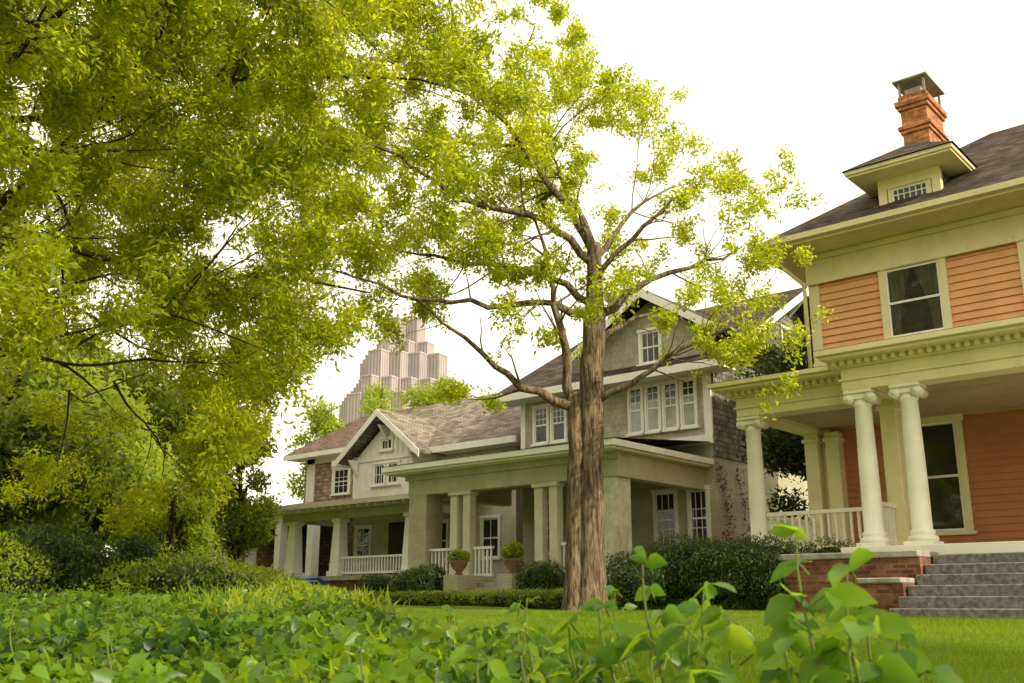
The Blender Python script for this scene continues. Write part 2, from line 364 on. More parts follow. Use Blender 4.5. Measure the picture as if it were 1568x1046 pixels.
    for i in range(6):
        st.box(-5.35,-2.45,16.6-.40*(i+1),16.64-.40*i,-.6,.75-.16*i)
    ck=T('brick_cheek_walls',BRICK); cc=T('cheek_caps',CONC,bevel=.015)
    for s in (0,1):
        f=(lambda x:x) if s==0 else mx
        xs=sorted((f(-7.6),f(-5.37)))
        ck.box(xs[0],xs[1],15.7,16.6,-.6,.70); cc.box(xs[0]-.06,xs[1]+.0,15.64,16.6,.70,.80)
        xs=sorted((f(-6.0),f(-5.37)))
        ck.box(xs[0],xs[1],14.9,15.7,-.6,.30); cc.box(xs[0]-.05,xs[1],14.84,15.64,.30,.38)
    col=T('round_columns',IVORY,smooth=True); cp=T('capitals',IVORY,bevel=.01)
    def column(x,y,r=.165,z0=.93,z1=3.62):
        cp.box(x-r*1.5,x+r*1.5,y-r*1.5,y+r*1.5,z0,z0+.07)
        col.lathe(x,y,[(r*1.42,z0+.07),(r*1.5,z0+.11),(r*1.42,z0+.15),(r*1.15,z0+.17),(r*1.25,z0+.21),(r*1.2,z0+.24),(r,z0+.27),
            (r*1.0,z0+.9),(r*.96,z0+1.5),(r*.86,z1-.28),(r*.95,z1-.26),(r*.95,z1-.23),(r*.86,z1-.21),(r*.9,z1-.15)],28)
        for sx in (-1,1):
            n=14
            for (zc,RR) in ((z1-.14,.088),):
                rg=[[(x+sx*r*1.12+RR*math.cos(t),y-r*1.15+q,zc+RR*math.sin(t)) for t in [2*math.pi*i/n for i in range(n)]] for q in (0,r*2.3)]
                col.rings(rg)
                rg=[[(x+sx*r*1.12+.03*math.cos(t),y-r*1.15-.02+q,zc+.03*math.sin(t)) for t in [2*math.pi*i/n for i in range(n)]] for q in (0,.02)]
                col.rings(rg)
        cp.box(x-r*1.1,x+r*1.1,y-r*1.05,y+r*1.05,z1-.16,z1-.06); cp.box(x-r*1.5,x+r*1.5,y-r*1.35,y+r*1.35,z1-.06,z1)
    for x,y in ((-9.2,18.1),(-6.52,17.0),(-5.72,17.0),(mx(-6.52),17),(mx(-5.72),17),(mx(-9.2),18.1)): column(x,y)
    pl=T('square_posts',CREAM,bevel=.01)
    for x,y in ((-6.45,18.1),(mx(-6.45),18.1),(-8.7,20.85),(-9.15,20.8)):
        pl.box(x-.15,x+.15,y-.15,y+.15,.93,3.62); pl.box(x-.19,x+.19,y-.19,y+.19,3.42,3.5); pl.box(x-.19,x+.19,y-.19,y+.19,.93,1.1)
    e=T('entablature',CREAM,bevel=.008)
    e.box(-9.42,-6.7,17.86,18.34,3.62,4.0); e.box(mx(-6.7),mx(-9.42),17.86,18.34,3.62,4.0)
    e.box(-9.42,-8.96,18.34,20.98,3.62,4.0); e.box(mx(-8.96),mx(-9.42),18.34,20.98,3.62,4.0)
    e.box(-6.78,-1.02,16.78,17.22,3.62,4.02); e.box(-6.78,-6.35,17.22,18.34,3.62,4.02); e.box(mx(-6.35),mx(-6.78),17.22,18.34,3.62,4.02)
    e.box(-9.46,-6.8,17.82,17.858,3.78,3.82); e.box(-6.82,-.98,16.74,16.778,3.79,3.83)
    e.box(-9.5,1.7,17.8,21,4.0,4.06); e.box(-6.86,-.94,16.7,17.8,4.02,4.08)
    e.box(-9.72,1.92,17.44,21,4.12,4.18); e.box(-9.78,1.98,17.36,21,4.18,4.27)
    e.box(-6.98,-.82,16.36,17.44,4.13,4.19); e.box(-7.04,-.76,16.28,17.36,4.19,4.29)
    dn=T('dentils',CREAM)
    x=-9.5
    while x<-7.0: dn.box(x,x+.07,17.66,17.8,4.03,4.12); x+=.15
    y=17.8
    while y<20.9: dn.box(-9.62,-9.5,y,y+.07,4.03,4.12); y+=.15
    x=-6.85
    while x<-.95: dn.box(x,x+.07,16.56,16.7,4.04,4.13); x+=.15
    y=16.7
    while y<17.5: dn.box(-6.98,-6.86,y,y+.07,4.04,4.13); y+=.15
    e.box(-9.5,1.7,17.8,17.86,4.06,4.12); e.box(-6.86,-.94,16.7,16.76,4.08,4.13); e.box(-9.5,-9.45,17.86,21,4.06,4.12); e.box(-6.86,-6.8,16.76,17.8,4.08,4.13)
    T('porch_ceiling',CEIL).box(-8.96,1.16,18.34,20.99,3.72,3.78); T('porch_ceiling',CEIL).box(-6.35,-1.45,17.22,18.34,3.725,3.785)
    pr=T('porch_roof',ROOF)
    pr.poly([(-9.78,17.36,4.275),(1.98,17.36,4.275),(1.2,21,5.1),(-9.0,21,5.1)]); pr.poly([(-9.78,17.36,4.275),(-9.0,21,5.1),(-9.78,21.5,4.275)])
    pr.poly([(-7.04,16.28,4.295),(-.76,16.28,4.295),(-1.6,18.6,4.75),(-6.2,18.6,4.75)]); pr.poly([(-7.04,16.28,4.295),(-6.2,18.6,4.75),(-7.04,18.6,4.295)])
    rail(T,-9.0,-6.7,18.1,.93,1.72,IVORY); rail(T,mx(-6.7),mx(-9.0),18.1,.93,1.72,IVORY); rail(T,18.3,20.9,-9.2,.93,1.72,IVORY,axis='y')
    rail(T,17.15,17.95,-6.5,.93,1.72,IVORY,axis='y')
    dp=T('downspout',CREAM,smooth=True); dp.tube([((-9.6,20.0,7.8),.045),((-9.5,20.15,7.6),.045),((-9.12,20.85,7.1),.045),((-9.12,20.9,6.9),.045),((-9.12,20.9,4.3),.045)],8)
    T.done()
orange_house()

# ================================================================== MIDDLE HOUSE
def middle_house():
    T=Thing('cream_gabled_house')
    x0,x1,yw=-20.2,-13.43,24.0
    T('lower_walls',OLIVEBRICK).box(x0,x1,yw,35,-.6,4.4)
    T('upper_walls',STUCCO).box(x0+.003,x1-.003,yw+.003,34.6,4.4,6.4)
    T('side_shingles',GREYSH).prism([(x1-.02,24.02,3.9),(x1-.02,34.6,3.9),(x1-.02,34.6,6.45),(x1-.02,29.3,9.65),(x1-.02,24.02,6.65)],(.05,0,0))
    T('side_shingles',GREYSH).prism([(x0-.03,24.02,3.9),(x0-.03,34.6,3.9),(x0-.03,34.6,6.45),(x0-.03,29.3,9.65),(x0-.03,24.02,6.65)],(.05,0,0))
    gable_x(T,-20.9,-12.7,23.3,35.3,6.32,9.74,ROOF,WHITE)
    T('front_gable_wall',STUCCO).prism([(-17.3,23.86,6.3),(-13.45,23.86,6.3),(-13.45,23.86,7.45),(-15.2,23.86,8.62),(-17.3,23.86,7.45)],(0,4.5,0))
    gable_y(T,-15.2,2.5,23.35,28.5,7.24,8.8,ROOF,WHITE)
    c=T('trim',WHITE,bevel=.006)
    c.box(x1-.2,x1+.04,yw-.05,yw+.02,4.4,6.3); c.box(x0-.04,x0+.14,yw-.05,yw+.02,4.4,6.3); c.box(x0,x1+.04,yw-.06,yw+.02,4.25,4.5)
    c.box(x0,x1,yw-.04,yw+.02,6.2,6.42)
    for i in range(4): fwin(T,-16.15+i*.59,-15.6+i*.59,4.78,6.12,yw-.003,WHITE,cols=2,rows=3,grid_top=True,curtain='blind',tw=.07)
    fwin(T,-19.75,-19.1,4.85,6.0,yw-.003,WHITE,cols=3,rows=3,grid_top=True,tw=.08); fwin(T,-19.05,-18.4,4.85,6.0,yw-.003,WHITE,cols=3,rows=3,grid_top=True,tw=.08)
    fwin(T,-15.6,-14.8,6.75,7.7,23.85,WHITE,cols=3,rows=2,tw=.09)
    fwin(T,-15.4,-14.6,1.5,3.02,yw,WHITE,cols=3,rows=3,sash=True,tw=.09); fwin(T,-14.3,-13.6,1.5,3.02,yw,WHITE,cols=3,rows=3,tw=.09)
    fwin(T,-19.6,-18.6,1.5,3.0,yw,WHITE,cols=3,rows=3,tw=.09)
    T('front_door',DOORG).box(-17.6,-16.6,yw-.04,yw,.68,2.9); c.box(-17.75,-17.6,yw-.06,yw,.68,2.9); c.box(-16.6,-16.45,yw-.06,yw,.68,2.9); c.box(-17.8,-16.4,yw-.07,yw,2.9,3.08)
    for (ya,za) in ((26.2,4.9),(30.5,4.9),(28.6,7.4)):
        c.box(x1+.02,x1+.08,ya,ya+.1,za,za+1.1); c.box(x1+.02,x1+.08,ya+.8,ya+.9,za,za+1.1); c.box(x1+.02,x1+.085,ya,ya+.9,za+1.1,za+1.2); c.box(x1+.02,x1+.09,ya,ya+.9,za-.07,za)
        T('dark_rooms',DARK).box(x1+.02,x1+.045,ya+.1,ya+.8,za,za+1.1)
    T('porch_base',OLIVEBRICK).box(-21.0,-13.7,19.75,24,-.6,.52)
    T('porch_floor',CONC,bevel=.01).box(-21.1,-13.6,19.65,24,.52,.66)
    b=T('porch_beam',OLIVE,bevel=.008)
    b.box(-21.0,-13.72,19.85,20.2,3.0,3.6); b.box(-21.0,-20.65,20.2,24,3.0,3.6); b.box(-14.07,-13.72,20.2,24,3.0,3.6)
    b.box(-21.08,-13.64,19.78,19.848,3.42,3.6)
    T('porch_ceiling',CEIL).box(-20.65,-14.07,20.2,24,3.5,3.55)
    s=T('porch_eave',WHITE,bevel=.01); s.box(-21.5,-13.5,19.35,24,3.6,3.66); s.box(-21.55,-13.42,19.28,24,3.66,3.82)
    pr=T('porch_roof',ROOF); pr.poly([(-21.57,19.26,3.825),(-13.4,19.26,3.825),(-13.45,24,4.3),(-20.2,24,4.3)]); pr.poly([(-21.57,19.26,3.825),(-20.2,24,4.3),(-21.57,24,3.83)])
    T('corner_pier',PEEL).box(-14.4,-13.8,19.9,20.5,-.5,3.0)
    p=T('piers',OLIVEBRICK); p.box(-20.95,-20.25,19.85,20.5,-.5,3.0)
    q=T('paired_columns',PALEC,bevel=.012)
    for xc in (-19.0,-16.0):
        for dx in (-.24,.24):
            q.box(xc+dx-.13,xc+dx+.13,19.9,20.16,.66,2.92)
        q.box(xc-.42,xc+.42,19.84,20.22,2.9,3.0); q.box(xc-.42,xc+.42,19.84,20.22,.66,.8)
    rail(T,-20.25,-19.4,20.05,.66,1.5,WHITE); rail(T,-18.6,-17.9,20.05,.66,1.5,WHITE); rail(T,-16.45,-16.3,20.05,.66,1.5,WHITE); rail(T,-15.6,-14.4,20.05,.66,1.5,WHITE)
    st=T('steps',CONC,bevel=.01)
    for i in range(4): st.box(-17.8,-16.5,19.65-.32*(i+1),19.67-.32*i,-.5,.54-.13*i)
    pd=T('pedestals',OLIVEBRICK); pd.box(-18.3,-17.82,18.6,19.65,-.5,.72); pd.box(-16.48,-16.0,18.6,19.65,-.5,.72)
    u=T('urns',TERRA,smooth=True)
    for xc in (-18.05,-16.25): u.lathe(xc,18.9,[(.10,.72),(.12,.75),(.06,.78),(.09,.82),(.19,.93),(.23,1.03),(.25,1.06),(.23,1.08)],16)
    k=T('chimney',PALEB); k.box(-18.9,-18.1,27.0,27.9,7,10.3); k.box(-18.97,-18.03,26.93,27.97,10.1,10.35)
    br=T('brackets',WHITE)
    for yy in (24.3,27.0,29.3): br.prism([(-13.38,yy,6.25+.57*(yy-23.5)-.55),(-13.38,yy,6.25+.57*(yy-23.5)),(-12.75,yy,6.25+.57*(yy-23.5))],(0,.1,0))
    T.done()
middle_house()

# ================================================================== BUNGALOW + BROWN HOUSE
def bungalow():
    T=Thing('white_gable_bungalow')
    W=PALES
    T('walls',W).box(-29.6,-21.5,25.2,33,-.5,5.3)
    T('end_walls',W).prism([(-21.5,25.2,5.2),(-21.5,33,5.2),(-21.5,29,7.7)],(-8.1,0,0))
    gable_x(T,-30.2,-20.9,24.5,33.7,5.25,8.0,ROOFT,WHITE)
    T('gable_bay',WHITE).prism([(-28.75,24.4,3.3),(-25.25,24.4,3.3),(-25.25,24.4,5.2),(-27,24.4,6.5),(-28.75,24.4,5.2)],(0,2,0))
    gable_y(T,-27,2.25,23.85,28.2,5.08,6.8,ROOFT,WHITE)
    bt=T('battens',WHITE)
    for i in range(13):
        x=-28.6+i*.27; zt=5.15+(1.75-abs(x+27))*.74
        bt.box(x,x+.03,24.375,24.4,4.0,zt)
    bt.box(-28.8,-25.2,24.34,24.4,5.1,5.22)
    fwin(T,-27.7,-27.0,4.2,4.95,24.39,WHITE,cols=2,rows=2,tw=.08,sash=False); fwin(T,-26.95,-26.25,4.2,4.95,24.39,WHITE,cols=2,rows=2,tw=.08,sash=False)
    fwin(T,-27.35,-26.65,5.45,5.85,24.39,WHITE,cols=3,rows=1,tw=.07,sash=False)
    for x in (-24.5,-23.5,-22.5): fwin(T,x-.4,x+.4,4.35,4.95,25.19,WHITE,tw=.07,sash=False)
    for x in (-29.0,-25.0,-22.6): fwin(T,x-.45,x+.45,1.5,2.8,25.19,WHITE,tw=.09,cols=2)
    T('front_door',DOORD).box(-27.6,-26.7,25.15,25.2,.95,2.9)
    bk=T('brackets',WHITE)
    for x,z in ((-28.6,5.15),(-25.4,5.15),(-27,6.3)):
        bk.prism([(x,24.35,z-.55),(x,24.35,z+.02),(x,23.9,z+.02)],(.09,0,0))
    T('porch_base',BRICK).box(-30.8,-23.2,22.7,25.2,-.5,.8); T('porch_floor',CONC).box(-30.9,-23.1,22.6,25.2,.8,.95)
    b=T('porch_beam',OLIVE,bevel=.01); b.box(-30.9,-23.3,22.85,23.15,2.93,3.2); b.box(-30.9,-30.6,23.15,25.2,2.93,3.2); b.box(-23.6,-23.3,23.15,25.2,2.93,3.2)
    pr=T('porch_roof',ROOFT); pr.prism([(-31.1,22.2,3.34),(-31.1,25.2,3.85),(-31.1,25.2,3.92),(-31.1,22.2,3.41)],(8.3,0,0))
    T('porch_fascia',OLIVE).box(-31.1,-22.8,22.14,22.2,3.28,3.42)
    T('porch_soffit',OLIVE).prism([(-31.08,22.22,3.31),(-31.08,25.2,3.80),(-31.08,25.2,3.835),(-31.08,22.22,3.335)],(8.26,0,0))
    rf=T('rafter_tails',WHITE); x=-31.0
    while x<-22.9: rf.prism([(x,22.25,3.2),(x,22.25,3.31),(x,23.1,3.46),(x,23.1,3.2)],(.07,0,0)); x+=.45
    cl=T('tapered_columns',WHITE,bevel=.01)
    for x in (-30.3,-27.75,-24.1):
        for (z0,z1,r0,r1) in ((1.12,2.8,.24,.17),): cl.rings([[(x-r,23-r,z),(x+r,23-r,z),(x+r,23+r,z),(x-r,23+r,z)] for r,z in ((r0,z0),(r1,z1))])
        cl.box(x-.23,x+.23,22.77,23.23,2.8,2.93); cl.box(x-.3,x+.3,22.7,23.3,.95,1.12)
    rail(T,-27.5,-24.4,22.95,.95,1.6,WHITE); 
    st=T('steps',CONC)
    for i in range(4): st.box(-29.8,-28.3,22.6-.32*(i+1),22.62-.32*i,-.5,.78-.18*i)
    T.done()
    T=Thing('brown_shingle_house')
    T('walls',SHINGLE2).box(-39.0,-35.1,30,38,-.5,6.9)
    T('end_walls',SHINGLE2).prism([(-39,30,6.8),(-39,38,6.8),(-39,34,9.0)],(3.9,0,0))
    gable_x(T,-39.8,-34.8,29.3,38.7,6.85,9.4,ROOFR,WHITE)
    c=T('trim',WHITE,bevel=.01); c.box(-38.8,-38.2,29.93,30,.8,6.85); c.box(-39,-35.1,29.93,30,6.5,6.85); c.box(-35.35,-35.05,29.93,30,.8,6.5)
    fwin(T,-36.9,-35.6,4.95,6.1,29.99,WHITE,cols=3,rows=3,tw=.16); fwin(T,-36.8,-35.6,1.8,3.2,29.99,WHITE,tw=.14)
    T('lower_walls',SHINGLE).box(-39.1,-35.0,29.9,30.0,-.5,4.0)
    c.box(-41.2,-33.5,26.3,30,3.75,3.95); c.box(-41.0,-33.7,26.6,26.9,3.45,3.75)
    T('porch_roof',ROOFR).poly([(-41.3,26.2,3.96),(-33.4,26.2,3.96),(-35.1,29.9,4.7),(-39.2,29.9,4.7)])
    for x in (-40.6,-38.4,-36.2,-34.0): c.box(x-.19,x+.19,26.55,26.95,.9,3.45)
    T('porch_base',BRICK).box(-41,-33.6,26.5,29.9,-.5,.9)
    T('side_wing',SHINGLE).box(-35.0,-31.8,28.5,36,-.5,3.6)
    T.done()
    T=Thing('distant_bungalow')
    T('walls',SHINGLE2).box(-45,-38.5,24,30,-.5,3.0); T('gable',WHITE).prism([(-45,24,2.9),(-38.5,24,2.9),(-41.7,24,4.3)],(0,.3,0))
    gable_y(T,-41.75,3.8,23.4,31,2.8,4.6,ROOFT,WHITE); fwin(T,-43.5,-42.5,1.2,2.4,23.99,WHITE); fwin(T,-41,-40,1.2,2.4,23.99,WHITE)
    T.done()
bungalow()

# ================================================================== TOWER
def tower():
    p=site(400,-45); T=Thing('stepped_office_tower',(p[0],p[1],0),math.radians(12))
    t=T('shafts',TOWER); pa=T('parapets',PARA); n=4; c=5.5
    H=[114,111,103,95,86,77,68,58,46]
    for i in range(-n,n+1):
        for j in range(-n,n+1):
            h=H[abs(i)+abs(j)]+ (2.2 if (i+j)%2 else 0); o=.45 if (i+j)%2 else -.3
            t.box(i*c-c/2-o,i*c+c/2+o,j*c-c/2-o,j*c+c/2+o,-2,h)
            pa.box(i*c-c/2-.15-o,i*c+c/2+.15+o,j*c-c/2-.15-o,j*c+c/2+.15+o,h+.01*((i*9+j)%7),h+.6+.01*((i*9+j)%7))
    T.done()
tower()

# ================================================================== GROUND
def ground():
    rad=np.concatenate([np.linspace(.6,50,100),np.geomspace(52,3000,24)]); na=160
    V=[(0,0,-.55)]; 
    for r in rad:
        for k in range(na):
            t=2*math.pi*k/na; x,y=r*math.cos(t),r*math.sin(t)
            V.append((x,y,float(ground_h(x,y))+(.02*math.sin(x*1.3)*math.sin(y*.9) if r<50 else 0)))
    F=[(0,1+k,1+(k+1)%na) for k in range(na)]
    for i in range(len(rad)-1):
        for k in range(na):
            a=1+i*na+k; b=1+i*na+(k+1)%na; F.append((a,a+na,b+na,b))
    me=D.meshes.new('ground'); me.from_pydata(V,[],F); me.materials.append(LAWN)
    me.polygons.foreach_set('use_smooth',[True]*len(F))
    COL.objects.link(D.objects.new('ground',me))
ground()

rng=np.random.default_rng(7)
def grass():
    n=190000
    f=3.2+14.6*rng.random(n)**1.5; r=(-.35+.95*rng.random(n))*f
    P=np.stack([-SA*f+CA*r,CA*f+SA*r,np.zeros(n)],1); P[:,2]=ground_h(P[:,0],P[:,1])-.01
    P=P[P[:,1]<17.5]; n=len(P)
    Y=np.stack([rng.normal(0,.4,n),rng.normal(0,.4,n),np.ones(n)],1); Z=rnd(rng,n)
    scatter('lawn_grass',*BLADE,P,Y,Z,.025+.035*rng.random(n),GRASS,None)
grass()

# ================================================================== TREES
SEG=(.42,.28,.2,.16)
def grow(T,p,d,L,r,lvl,mx,rng,up,kids,ratio=.6,jit=.14):
    n=max(3,int(L/SEG[lvl])); st=L/n; pts=[(p.copy(),r)]
    for i in range(n):
        d=d+rng.normal(0,jit,3); d[2]+=up; d/=math.sqrt(d.dot(d))
        p=p+d*st; rr=max(.003,r*(1-.8*(i+1)/n)); pts.append((p.copy(),rr))
        if lvl<mx and i>=n*.2:
            for _ in range(rng.poisson(kids[lvl])):
                q=rng.normal(size=3); q-=q.dot(d)*d; q/=math.sqrt(q.dot(q)); q[2]*=.6
                cd=d*.65+q*.85; cd/=math.sqrt(cd.dot(cd))
                grow(T,p.copy(),cd,L*ratio*(.7+.5*rng.random())*(1-.35*i/n),max(.004,rr*.55),lvl+1,mx,rng,up,kids,ratio,jit)
        if lvl==mx or (lvl==mx-1 and i>n*.5): T['tips'].append((p.copy(),d.copy()))
    T['paths'].append(pts)

def limb(T,pts,mx,rng,up,kids,L,seg=.3,ratio=.6):
    P=[np.array(q[:3],float) for q in pts]; R=[q[3] for q in pts]
    out=[]
    for k in range(len(P)-1):
        m=max(2,int(np.linalg.norm(P[k+1]-P[k])/seg))
        for j in range(m):
            t=j/m; out.append((P[k]*(1-t)+P[k+1]*t+rng.normal(0,.04,3)*(0 if j==0 else 1),R[k]*(1-t)+R[k+1]*t))
    out.append((P[-1],R[-1])); T['paths'].append(out)
    for i in range(3,len(out)):
        d=out[i][0]-out[i-1][0]; d/=np.linalg.norm(d)+1e-9
        for _ in range(rng.poisson(kids[0])):
            q=rng.normal(size=3); q-=q.dot(d)*d; q/=np.linalg.norm(q)
            cd=d*.6+q*.8; cd/=np.linalg.norm(cd)
            grow(T,out[i][0].copy(),cd,L*(.6+.7*rng.random()),max(.008,out[i][1]*.42),1,mx,rng,up,kids,ratio)
    T['tips'].append((out[-1][0],d))

def centre_tree():
    rng=np.random.default_rng(21); T={'paths':[],'tips':[]}
    base=np.array([-10.7,14.55,0]); rt=np.array([CA,SA,0]); fw=np.array([-SA,CA,0])
    def W(l): return [tuple(base+rt*r+fw*s+np.array([0,0,z]))+(w,) for r,s,z,w in l]
    E=Thing('street_oak_tree'); wood=E('trunk_and_branches',BARK,smooth=True)
    def trunk(l):
        pts=W(l); o=[]
        for k in range(len(pts)-1):
            a,b=np.array(pts[k]),np.array(pts[k+1]); m=6
            for j in range(m):
                q=a+(b-a)*j/m; o.append((q[:3]+rng.normal(0,.008,3),q[3]*(1+rng.normal(0,.03))))
        q=np.array(pts[-1]); o.append((q[:3],q[3])); wood.tube(o,30,rough=.05)
    trunk([(-.02,0,-.35,.42),(0,0,-.05,.33),(.02,0,.4,.26),(.06,0,2.5,.225),(.10,0,4,.21),(.17,0,5.2,.21),(.19,0,5.5,.165),(.2,0,6.7,.12)])
    trunk([(-.30,-.04,-.3,.25),(-.28,-.04,.3,.17),(-.25,-.05,1.8,.145),(-.22,-.06,3.0,.135),(-.24,-.08,3.75,.12)])
    kw=dict(mx=3,rng=rng,up=.015,kids=(1.25,1.05,.9,.0),L=1.5)
    def lb(l,**q):
        a=dict(kw); a.update(q); limb(T,W(l),a['mx'],a['rng'],a['up'],a['kids'],a['L'])
    lb([(.2,0,5.9,.11),(.15,0,6.6,.09),(-.3,0,7.5,.075),(-1.18,.2,8.86,.06),(-1.97,.3,9.94,.045),(-2.5,.2,11.1,.03),(-2.8,0,12.4,.02)])
    lb([(.15,0,6.3,.08),(-.8,-.4,7.05,.065),(-2.45,-.8,7.35,.045),(-3.74,-1.2,8.1,.03),(-5.0,-1.5,8.5,.015)])
    lb([(.1,0,5.3,.10),(-.6,-.2,5.45,.07),(-1.5,-.5,5.3,.05),(-3.1,-.9,5.3,.035),(-4.6,-1.1,5.8,.015)])
    lb([(.3,0,5.3,.09),(1.3,.2,6.05,.055),(2.1,.4,6.35,.04),(3.0,.4,6.7,.015)])
    lb([(.2,0,3.6,.07),(.95,-.3,4.0,.05),(1.7,-.5,4.5,.04),(2.3,-.6,4.75,.03),(3.0,-.7,4.95,.015)],kids=(1.2,1.05,.9,0),L=1.2)
    lb([(.2,0,6.3,.07),(.8,.5,7.3,.045),(1.3,.8,7.9,.03),(1.9,1.,8.3,.015)])
    lb([(.2,0,6.6,.07),(-.1,.3,7.6,.045),(-.4,.5,8.3,.035),(-.6,.6,8.9,.015)])
    lb([(-.25,-.08,3.5,.10),(-1.2,-.5,3.75,.065),(-1.9,-.7,4.35,.045),(-2.6,-.9,4.85,.025),(-3.2,-1,5.4,.012)],kids=(1.0,1.0,.85,0),L=1.0)
    lb([(-.25,-.08,3.6,.10),(-.38,-.1,4.6,.08),(-.6,-.2,5.4,.06),(-.7,-.3,6.3,.04),(-1.0,-.4,7.2,.015)])
    lb([(.15,0,5.5,.08),(-.9,.3,6.3,.06),(-1.95,.6,6.5,.045),(-3.2,.9,6.8,.025),(-4.3,1.1,7.2,.012)])
    lb([(.2,0,4.6,.08),(.5,.6,5.1,.06),(1.1,1.3,5.6,.04),(1.6,1.9,5.9,.02)],kids=(1.2,1.0,.85,0),L=1.1)
    lb([(-1.9,.3,9.8,.04),(-1.3,.5,10.8,.03),(-.9,.6,11.8,.015)],L=.9)
    lb([(-1.18,.2,8.86,.045),(-2.2,.6,9.1,.03),(-3.6,.9,9.6,.015)])
    lb([(-2.2,.25,10.4,.04),(-3.2,.5,10.6,.03),(-4.3,.6,11.0,.015)])
    lb([(.2,0,6.0,.06),(1.1,-.4,6.9,.04),(2.0,-.6,7.5,.015)],L=1.1)
    for p in T['paths']: wood.tube(p, 8 if p[0][1]>.03 else (4 if p[0][1]>.008 else 3))
    e=E.done()
    tips=T['tips']; TP=np.array([t[0] for t in tips]); TD=np.array([t[1] for t in tips])
    keep=rng.permutation(len(TP))[:15000]; TP,TD=TP[keep],TD[keep]
    m=max(4,int(84000/len(TP))); P=np.repeat(TP,m,0)+rng.normal(0,.07,(len(TP)*m,3)); d=np.repeat(TD,m,0)*.5+rnd(rng,len(P))+np.array([0,0,-.15])
    scatter('leaves',*OVAL,P,d,rnd(rng,len(P))+np.array([0,0,.8]),.055+.05*rng.random(len(P)),LEAF_CTR,e)
centre_tree()

def big_tree():
    rng=np.random.default_rng(15); T={'paths':[],'tips':[]}
    b=np.append(site(13.5,-9.6)[:2],0); E=Thing('willow_oak_tree'); wood=E('trunk_and_branches',BARK2,smooth=True)
    wood.tube([(b+np.array([0,0,-.6]),.75),(b+np.array([0,0,.2]),.55),(b+np.array([0.1,0,3]),.45),(b+np.array([0,.2,6]),.38),(b+np.array([-.2,.2,9]),.28),(b+np.array([-.1,0,12]),.15),(b+np.array([0,0,14]),.05)],16)
    nl=60
    for i in range(nl):
        z=2.8+10.0*(i/nl); t=i*2.4+rng.random()*.5
        el=.10+.5*(i/nl)
        d=np.array([math.cos(t)*math.cos(el),math.sin(t)*math.cos(el),math.sin(el)])
        L=(8.0 if z<5 else (9.6 if z<10.5 else 7.5))*(.8+.3*rng.random())
        grow(T,b+np.array([0,.1,z]),d,L,.075,0,3,rng,-.010,(.68,.60,.52,0),.44,.10)
    def env(P):
        d=np.hypot(P[:,0]-b[0],P[:,1]-b[1]); return d<np.interp(P[:,2],[1.0,2.3,4,5.5,7,10,14,16],[3.5,6.6,7.5,8.7,9.9,10.3,7,3])
    ends=np.array([p[-1][0] for p in T['paths']]); ok=env(ends)
    for p,k in zip(T['paths'],ok):
        if k: wood.tube(p, 6 if p[0][1]>.03 else 3)
    e=E.done()
    TP=np.array([t[0] for t in T['tips']]); TD=np.array([t[1] for t in T['tips']])
    k=env(TP+rng.normal(0,.3,TP.shape)); TP,TD=TP[k],TD[k]
    want=90000
    if len(TP)>want:
        k=rng.permutation(len(TP))[:want]; TP,TD=TP[k],TD[k]
    m=max(8,int(960000/len(TP))); P=np.repeat(TP,m,0)+rng.normal(0,.12,(len(TP)*m,3)); d=np.repeat(TD,m,0)*.7+rnd(rng,len(P))+np.array([0,0,-.1])
    scatter('leaves',*NARROW,P,d,rnd(rng,len(P))+np.array([0,0,.6]),.08+.06*rng.random(len(P)),LEAF_OAK,e)
big_tree()

def clump_tree(name,x,y,h,R,nl,ls,m,seed,z0=None,bot=.35,flat=1.0,bark=BARK2,nc=22):
    rng=np.random.default_rng(seed); g=float(ground_h(x,y)) if z0 is None else z0
    E=Thing(name); w=E('trunk_and_limbs',bark,smooth=True)
    zc=g+h*(bot+(1-bot)/2); H=h*(1-bot)/2
    w.tube([(np.array([x,y,g-.3]),.06*R+.1),(np.array([x,y,g+h*bot]),.05*R+.06),(np.array([x+.1,y,zc]),.04*R),(np.array([x,y,zc+H*.8]),.02)],9)
    cs=[]
    for i in range(nc):
        u=rnd(rng,1)[0]*rng.random()**.33*.78
        c=np.array([x+u[0]*R,y+u[1]*R,zc+u[2]*H]); cs.append((c,R*(.22+.18*rng.random())))
        w.tube([(np.array([x,y,max(g+h*bot*.8,c[2]-R*.6)]),.02*R+.03),(c*.5+np.array([x,y,c[2]-.2])*.5,.02*R),(c,.012)],6)
    e=E.done(); k=nl//nc; P=[];Z=[]
    for c,r in cs:
        v=rnd(rng,k); rad=r*(.45+.75*rng.random(k))[:,None]; P.append(c+v*rad*np.array([1,1,.8*flat])+rng.normal(0,.12*r,(k,3))); Z.append(v+rnd(rng,k)*.8+np.array([0,0,.4]))
    P=np.concatenate(P);Z=np.concatenate(Z)
    scatter('leaves',*DIAM,P,rnd(rng,len(P)),Z,ls*(.7+.6*rng.random(len(P))),m,e)

